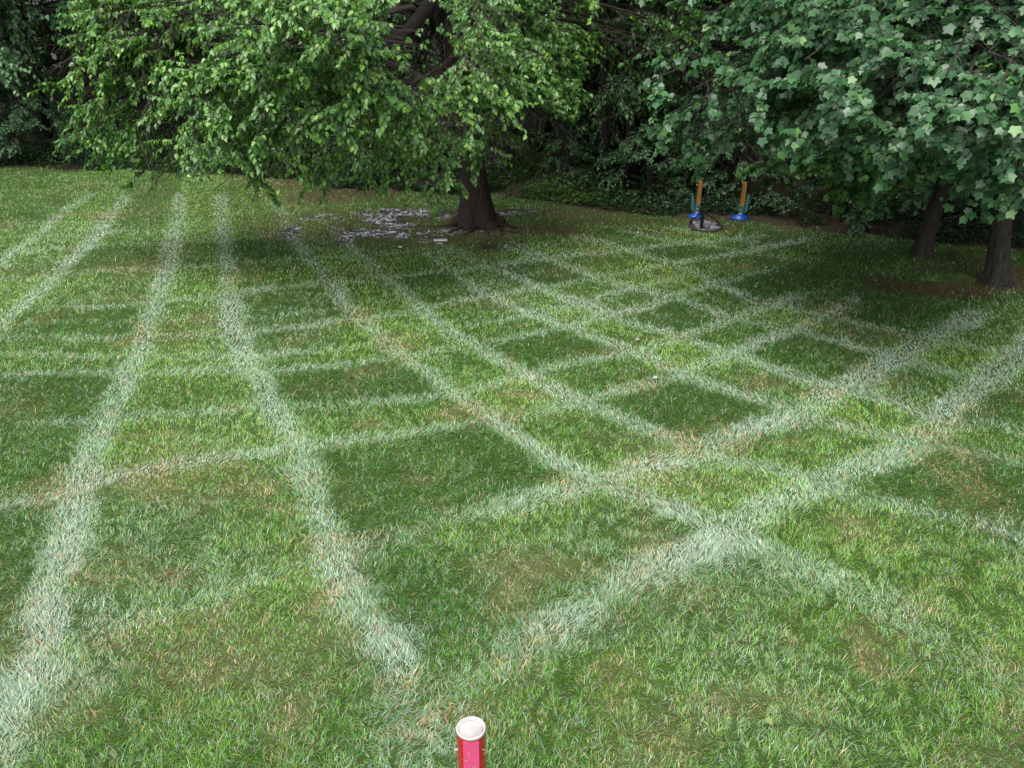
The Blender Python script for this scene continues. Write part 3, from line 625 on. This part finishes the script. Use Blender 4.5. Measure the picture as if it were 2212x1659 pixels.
sh = [(30, .35, 's', .8, 'low dark shrub at the left border under the hanging branches'), (170, .5, 's', .7, 'low dark shrub on the lawn edge below the far left tree'), (330, .6, 't', .8, 'small shrub at the lawn edge behind the lowest left leaves of the big tree'),
 (480, .7, 's', .9, 'dark shrub behind the low left sprays of the big tree'), (640, .7, 's', 1.0, 'dark shrub behind the brown bare patch at the lawn edge'), (780, .8, 's', 1.1, 'dark shrub at the lawn edge left of the big trunk'), (900, 1.3, 's', .9, 'dark shrub close behind the big trunk on its left'),
 (1100, 1.6, 't', 1.05, 'grey-green bush right behind the big trunk'), (1230, 1.2, 't', .8, 'pale scrubby bush on the sunny ground cover right of the big trunk'), (1380, .9, 's', .8, 'dark shrub at the foot of the leaning stems'),
 (1500, 1.3, 's', .75, 'dark shrub behind the left play stand'), (1610, 1.3, 's', .8, 'dark shrub behind the right play stand'), (1720, .9, 't', .7, 'low shrub in shade right of the play stands'), (1850, .8, 's', .8, 'low shrub in deep shade left of the leaning maple trunk'),
 (2060, 1.2, 's', .9, 'dark shrub between the two maple trunks'), (2230, 1.0, 's', .9, 'dark shrub behind the maple trunk at the right border')]
for i, (u, off, kd, sc, lb) in enumerate(sh):
    x = pu(u, 14.0); x = pu(u, float(edge_y(x)) + off); place(kd, x, float(edge_y(x)) + off, i * 1.3, sc, lb, 'shrub', GS)

# ---- ground cover at the woods edge (ivy and weeds nobody could count)
rg = np.random.default_rng(5); n = 90000
x = rg.uniform(-11, 11, n); y = edge_y(x) - .3 + .5 * (N1.fbm(x * 1.7, x * 0 + 3, 3)) + np.abs(rg.normal(0, 1.5, n)) * (1 + .3 * rg.random(n))
sa, sb = G(1504, 470), G(1598, 473)
clear = np.minimum(np.hypot(x - sa[0], y - sa[1] + .12), np.hypot(x - sb[0], y - sb[1] + .12)) > .36
clear &= (np.abs(x - B0[0] - 3.2) > 1.2) | (y > sa[1] - .05)
ok = (N2.fbm(x * 1.5, y * 1.5, 3) > .43) & clear; x = x[ok]; y = y[ok]; n = len(x)
z = hgt(x, y) + np.abs(rg.normal(0, .10, n)) * (.4 + 1.2 * N1.fbm(x * 2, y * 2, 2)) + .01
az = rg.random(n) * 6.283; dr_ = np.stack([np.cos(az), np.sin(az), rg.normal(.1, .35, n)], -1); nr = np.stack([rg.normal(0, .4, n), rg.normal(-.25, .4, n), np.ones(n)], -1)
sunny = np.exp(-((x - .7) / .8) ** 2)[:, None]  # lit clearing put into leaf colour: lighter leaves around this spot
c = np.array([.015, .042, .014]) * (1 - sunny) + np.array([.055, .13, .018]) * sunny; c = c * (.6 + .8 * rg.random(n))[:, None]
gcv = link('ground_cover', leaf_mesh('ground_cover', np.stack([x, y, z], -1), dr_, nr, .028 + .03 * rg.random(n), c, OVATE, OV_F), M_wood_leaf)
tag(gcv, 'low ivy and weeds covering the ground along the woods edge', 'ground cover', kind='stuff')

# ------------------------------------------------------------------ wet litter and mud around the big trunk, sky glints painted in
rg = np.random.default_rng(9); n = 260000
x = rg.uniform(-6, 7, n); y = rg.uniform(8.8, 14.5, n); m = sample(MUD, x, y)
ok = (rg.random(n) < m * .8) & (N3.fbm(x * 7, y * 9, 4) > .455) & (np.hypot(x - B0[0], y - B0[1]) > .34); x, y = x[ok], y[ok]; n = len(x)
az = rg.normal(0, .5, n) + math.pi * (rg.random(n) < .5)
dr_ = np.stack([np.cos(az), np.sin(az), rg.normal(0, .22, n)], -1)
nr = np.stack([rg.normal(0, .25, n), -.30 + rg.normal(0, .22, n), np.ones(n)], -1)
c = np.array([.2, .2, .22]) * (.5 + rg.random(n))[:, None]
chips = link('glint_litter', leaf_mesh('glint_litter', np.stack([x, y, hgt(x, y) + .003 + .008 * rg.random(n)], -1), dr_, nr, .009 + .022 * rg.random(n), c, OVATE, OV_F), M_chip)
tag(chips, 'wet leaf litter and mud with painted sky glints, left of the big trunk', 'leaf litter', kind='stuff'); print('chips', n)

# flat pale pieces of bark lying there
M_pale = noisy(mat('pale_wood', rough=.35, spec=.6), (.30, .29, .30), (.55, .53, .54), 25, bump=.2)
def piece(name, u, v, L, W, H_, rz, m, label, cat, group=None):
    g = G(u, v); b = MB(); rgp = random.Random(int(u + v)); n = 9; pts = []
    for k in range(n): a = 2 * math.pi * k / n; q = 1 + rgp.uniform(-.18, .18); pts.append((math.cos(a) * L / 2 * q, math.sin(a) * W / 2 * q))
    V = [(x_, y_, 0.0) for x_, y_ in pts] + [(x_ * .85, y_ * .85, H_) for x_, y_ in pts]
    b.add(V, [tuple(range(n))[::-1], tuple(range(n, 2 * n))] + [(k, (k + 1) % n, n + (k + 1) % n, n + k) for k in range(n)])
    o = b.build(name, m); o.location = (g[0], g[1], g[2] + .006); o.rotation_euler = (0, 0, rz); tag(o, label, cat, group); return o
GP = 'pale bark pieces in the mud around the big tree'
piece('bark_piece', 953, 521, .21, .07, .02, .03, M_pale, 'palest flat bark piece lying in the grass in front of the big trunk', 'bark piece', GP)
piece('bark_piece', 849, 503, .10, .05, .015, .3, M_pale, 'small pale bark piece in the mud left of the big trunk', 'bark piece', GP)
piece('bark_piece', 865, 535, .06, .03, .012, .2, M_pale, 'tiny pale scrap in the grass below the mud patch', 'bark piece', GP)
piece('bark_piece', 950, 528, .09, .03, .012, .0, M_pale, 'thin pale bark sliver just below the palest bark piece', 'bark piece', GP)
# surface roots of the big tree belong to it
rm = MB()
for pts, r in (([(-.12, -.2), (-.30, -.42), (-.52, -.70)], .022), ([(.02, -.25), (-.08, -.45), (-.22, -.72)], .016), ([(.18, -.22), (.35, -.36), (.62, -.5)], .02), ([(.24, -.14), (.45, -.16), (.7, -.28)], .03), ([(-.2, -.1), (-.45, -.16), (-.8, -.2)], .02), ([(.1, -.28), (.18, -.5), (.22, -.7)], .015)):
    q_ = [(a, b2, float(hgt(B0[0] + a, B0[1] + b2)) - B0[2] + (.035 if i == 0 else .006 if i == 1 else -.01)) for i, (a, b2) in enumerate(pts)]
    rm.tube(q_, [r * 1.6, r, r * .4], 7)
rm.lathe([(.05, 0), (.075, .04), (.06, .10), (.02, .14)], (.34, -.08, 0.0), 9)
rm.build('root', M_bark, big, True)

# ------------------------------------------------------------------ fallen leaves on the lawn
M_yel = leafmat('fallen_leaf', .4, .5, .2)
FL = [(1735,704,.05,(.75,.52,.05),'round bright yellow fallen leaf on the pale track at the right'),(597,711,.05,(.75,.75,.7),'white petal-like leaf in the dark grass left of centre'),(1955,720,.06,(.35,.6,.35),'pale green fallen leaf at the right of the lawn'),
 (1652,1563,.055,(.42,.48,.16),'large olive green fallen leaf near the bottom right'),(1526,644,.05,(.7,.6,.3),'cream fallen leaf right of centre below the play stands'),(1418,825,.05,(.6,.75,.7),'whitish fallen leaf beside the track crossing in mid lawn'),
 (1380,739,.06,(.7,.66,.5),'long cream fallen leaf left of another on mid lawn'),(1428,719,.045,(.75,.6,.3),'small tan fallen leaf on mid lawn'),(1944,747,.045,(.6,.6,.25),'olive fallen leaf below the pale green one at the right'),(1657,584,.04,(.6,.65,.5),'tiny pale leaf on shaded lawn left of the maple trunk'),
 (1091,611,.04,(.6,.6,.3),'tiny yellowish leaf on far middle lawn'),(2055,574,.05,(.6,.45,.15),'yellow-brown leaf in the shade between the maple trunks'),(1453,1022,.05,(.5,.36,.15),'orange-brown fallen leaf on the near right lawn'),(2176,769,.04,(.7,.55,.2),'small yellow leaf at the right border of the lawn'),
 (1280,627,.035,(.7,.7,.4),'tiny cream leaf in the dark square of mid lawn'),(1629,626,.04,(.55,.6,.5),'tiny grey-green leaf on the shaded right lawn')]
for i, (u, v, sz, c, lb) in enumerate(FL):
    g = G(u, v); az = i * 1.7; nr = np.array([[.2 * math.sin(i), -.35, 1.]])
    me = leaf_mesh('fallen_leaf', np.zeros((1, 3)), np.array([[math.cos(az), math.sin(az), .05]]), nr, np.array([sz * .85]), np.array([c]) * .5, OVATE * np.array([1.2, 1, 1.2]), OV_F)
    o = link('fallen_leaf', me, M_yel); o.location = (g[0], g[1], g[2] + .035); tag(o, lb, 'leaf', 'fallen leaves on the lawn')

# ------------------------------------------------------------------ black pole over its ring of slabs
M_blk = mat('black_paint', (.006, .006, .007), .5, .3); M_slab = noisy(mat('grey_slab', rough=.45, spec=.6), (.10, .095, .10), (.26, .25, .27), 12, bump=.5)
M_rim = noisy(mat('dark_ring', rough=.5), (.02, .02, .022), (.07, .065, .07), 15, bump=.6)
gp = G(1514.5, 498)     # foot of the pole
st = empty('pole_stand', gp); tag(st, 'slim black pole with two braces rising over a round ring of grey slabs', 'pole stand')
pb = MB(); pb.box((0, 0, .135), (.042, .042, .30), tilt=(.02, 0), bev=.06); pb.box((.020, .0, .455), (.030, .030, .31), tilt=(.05, 0), bev=.06); pb.build('pole', M_blk, st)
cb = MB(); cb.box((.006, 0, .292), (.058, .058, .018), bev=.12); cb.build('collar', M_blk, st)
c0 = G(1523, 491) - gp
rb = MB(); rg = random.Random(3)
ring = [(c0[0] + .215 * math.cos(a), c0[1] + .24 * math.sin(a), .022) for a in np.linspace(0, 2 * math.pi, 29)]
rb.tube(ring, [.020 + .006 * rg.random() for _ in ring], 8); rb.build('ring', M_rim, st, True)
fbm_ = MB(); fbm_.lathe([(.20, 0), (.20, .012), (.02, .016)], (c0[0], c0[1], .004), 24, 1, 1.1); fbm_.build('base', M_rim, st)
top = (.006, .0, .255)
for ex, ey in ((c0[0] - .195, c0[1] + .10), (c0[0] + .205, c0[1] + .03)):
    b2 = MB(); b2.tube([top, ((ex) * .75, ey * .75, .11), (ex, ey, .05), (ex, ey, .0)], [.0095, .009, .0085, .0085], 8); b2.build('brace', M_blk, st, True)
for k, (sx_, sy_, sw, sl) in enumerate(((-.10, -.12, .12, .07), (.105, -.14, .12, .08), (-.05, .02, .09, .06), (.09, .0, .10, .055), (-.12, -.02, .06, .06), (0.01, -.04, .05, .10), (-.04, .14, .07, .05), (.06, .13, .10, .05), (-.12, .11, .06, .05), (.14, .08, .05, .06), (.02, .2, .07, .04))):
    b2 = MB(); b2.box((c0[0] + sx_, c0[1] + sy_, .03 + .004 * (k % 3)), (sw, sl, .03), rz=.3 * math.sin(k * 2.1), tilt=(.2 * math.sin(k), .15), taper=.92, bev=.06); b2.build('slab', M_slab, st)

# ------------------------------------------------------------------ play stands: blue foot, green bracket, orange timber
M_blue = mat('blue_plastic', (.006, .06, .32), .3, .5); M_grn = noisy(mat('green_plastic', rough=.5), (.02, .085, .075), (.035, .12, .105), 8, bump=0)
M_tim = noisy(mat('orange_timber', rough=.6), (.20, .08, .017), (.29, .13, .03), 30, (1, 1, .12), .2, .002); M_cream = mat('cream_plastic', (.6, .55, .42), .4)
def play_stand(u, v, mirror, label):
    g = G(u, v); r = empty('play_stand', g); sx = -1 if mirror else 1
    fb = MB(); pr = [(.118, 0), (.122, .012), (.112, .03), (.07, .058), (.045, .070), (.04, .072)]
    fb.lathe(pr, (0, 0, 0), 20, 1.0, .75, rfun=lambda th: 1 + .05 * math.cos(4 * th)); fb.build('foot', M_blue, r, True)
    cbm = MB(); cbm.lathe([(.028, .070), (.032, .074), (.032, .086), (.028, .09)], (0, 0, 0), 16); cbm.build('collar', M_cream, r, True)
    b3 = MB(); b3.box((0, 0, .14), (.064, .07, .105), bev=.10, tilt=(.03, 0)); b3.build('bracket', M_grn, r)
    # curved green arm rising beside the timber
    am = MB(); prof = [(.045, .095, .03), (.065, .12, .048), (.068, .17, .05), (.070, .23, .040), (.078, .29, .032), (.086, .345, .028)]
    V = []; 
    for x_, z_, w_ in prof:
        for dx, dy in ((-w_ / 2, -.02), (w_ / 2, -.02), (w_ / 2, .02), (-w_ / 2, .02)): V.append((sx * (x_ + dx * 1.0), dy, z_))
    Fs = [(3, 2, 1, 0)] + [(i * 4 + k, i * 4 + (k + 1) % 4, (i + 1) * 4 + (k + 1) % 4, (i + 1) * 4 + k) for i in range(5) for k in range(4)] + [(20, 21, 22, 23)]
    am.add(V, Fs); am.build('arm', M_grn, r)
    tb = MB(); tb.box((.012 , 0, .35), (.053, .045, .325), tilt=(.04, 0), bev=.05); tb.build('timber', M_tim, r)
    for dz in (.165,):
        sc_ = MB(); sc_.tube([(-.005, -.036, dz - .03), (-.005, -.044, dz - .03)], [.007, .006], 8); sc_.build('screw', M_cream, r)
    tag(r, label, 'play stand', 'blue footed play stands'); return r
play_stand(1504, 470, True, 'blue-footed stand with orange timber, directly behind the black pole')
play_stand(1598, 473, False, 'blue-footed stand with orange timber and green arm, right of the black pole')

# ------------------------------------------------------------------ red post at the bottom border
def red_paint():
    m = mat('red_gloss_paint', (.36, .008, .018), .16, .6); t = m.node_tree; b = t.nodes['Principled BSDF']; b.inputs['Coat Weight'].default_value = .6
    n = t.nodes.new('ShaderNodeTexNoise'); n.inputs['Scale'].default_value = 35; n.inputs['Detail'].default_value = 5; r = t.nodes.new('ShaderNodeValToRGB')
    r.color_ramp.elements[0].position = .3; r.color_ramp.elements[0].color = (.20, .012, .014, 1); r.color_ramp.elements[1].position = .5; r.color_ramp.elements[1].color = (.40, .008, .02, 1)
    tc = t.nodes.new('ShaderNodeTexCoord'); t.links.new(tc.outputs['Object'], n.inputs[0]); t.links.new(n.outputs[0], r.inputs[0]); t.links.new(r.outputs[0], b.inputs['Base Color']); return m
M_red = red_paint()
M_pink = noisy(mat('pink_panel', rough=.3, spec=.5), (.55, .06, .17), (.62, .085, .215), 12, bump=0)
M_white = noisy(mat('white_rim', rough=.4, spec=.5), (.34, .325, .32), (.50, .48, .48), 18, bump=0)
M_disc = noisy(mat('cap_disc', rough=.45, spec=.4), (.30, .275, .265), (.50, .47, .45), 9, bump=.2, detail=3, bdist=.002)
ct_ = P(1017.5, 1573, 1.0); dd = ray(1017.5, 1573); sl_ = 3.30; tcp = sl_ / np.linalg.norm(dd); topc = np.array([0, 0, CAM_H]) + dd * tcp
rad_ = 47.0 / 2 / .6777 * 0 + (64.5 / 2) / F * tcp      # half the rim's width in the picture
gr = float(hgt(topc[0], topc[1])); Hh = topc[2] - gr
po = empty('marker_post', (topc[0], topc[1], gr)); tag(po, 'red glossy post with pink front panel and white rimmed cap at the bottom border', 'post')
oct_ = lambda th: 1.0 if False else min(1.0, .965 / max(.0001, math.cos(((th + math.pi / 2 + math.pi / 5) % (2 * math.pi / 5)) - math.pi / 5) ) / 1.0) if abs(((th - math.pi * 1.5 + math.pi) % (2 * math.pi)) - math.pi) < 1.3 else 1.0
pm = MB()
def body_r(th):
    a = ((th - math.pi * 1.5 + math.pi) % (2 * math.pi)) - math.pi      # 0 towards the camera
    return min(1.0, .84 / max(.05, math.cos(a))) if abs(a) < 1.2 else 1.0
pm.lathe([(rad_ * .985, -.05), (rad_ * .985, Hh - .03), (rad_ * .985, Hh - .0095)], (0, 0, 0), 72, rfun=body_r); pm.build('body', M_red, po)
cm = MB(); r_ = rad_; z0 = Hh
cm.lathe([(r_ * .80, z0 - .0095), (r_ * .97, z0 - .0093), (r_ * 1.0, z0 - .004), (r_ * 1.0, z0 + .001), (r_ * .965, z0 + .0045), (r_ * .92, z0 + .004), (r_ * .84, z0 + .001), (r_ * .785, z0 - .009)], (0, 0, 0), 64); cm.build('rim', M_white, po, True)
dm = MB(); dm.lathe([(r_ * .775, z0 - .009), (r_ * .775, z0 - .0045), (r_ * .68, z0 - .0065), (r_ * .30, z0 - .0055), (r_ * .02, z0 - .005)], (0, 0, 0), 48); dm.build('cap_disc', M_disc, po, True)
pp = MB(); pw = r_ * 1.06
pp.box((.001, -r_ * .84 - .0005, (Hh - .022) / 2 + .004), (pw, .004, Hh - .022), bev=.05); pp.build('panel', M_pink, po)
sm_ = MB(); sm_.tube([(-r_ * .92, -.3 * r_, Hh - .085), (-r_ * 1.06, -.3 * r_, Hh - .085), (-r_ * 1.10, -.3 * r_, Hh - .085)], [.0035, .0045, .003], 10); sm_.build('bolt', M_white, po, True)
M_clip = leafmat('grass_clippings', .5, .4, .1); rg = np.random.default_rng(4); n = 13
pos = np.stack([rg.uniform(-.8, .8, n) * r_, np.zeros(n), Hh - .03 - rg.random(n) * .16], -1)
flat = np.abs(pos[:, 0]) < pw / 2; pos[:, 1] = np.where(flat, -r_ * .84 - .0042, -np.sqrt(np.maximum(r_ ** 2 - pos[:, 0] ** 2, 0)) - .0015)
dr_ = np.stack([rg.normal(0, 1, n), np.zeros(n), rg.normal(0, 1, n)], -1); nr = np.stack([pos[:, 0] * 8, -np.ones(n), np.zeros(n)], -1)
cc = np.where(rg.random(n)[:, None] < .5, np.array([.5, .4, .25]), np.array([.2, .22, .12]))
cl = link('grass_clippings', leaf_mesh('grass_clippings', pos, dr_, nr, .012 + .02 * rg.random(n), cc, DIAM * np.array([.22, 1, .2]), DI_F), M_clip, po)
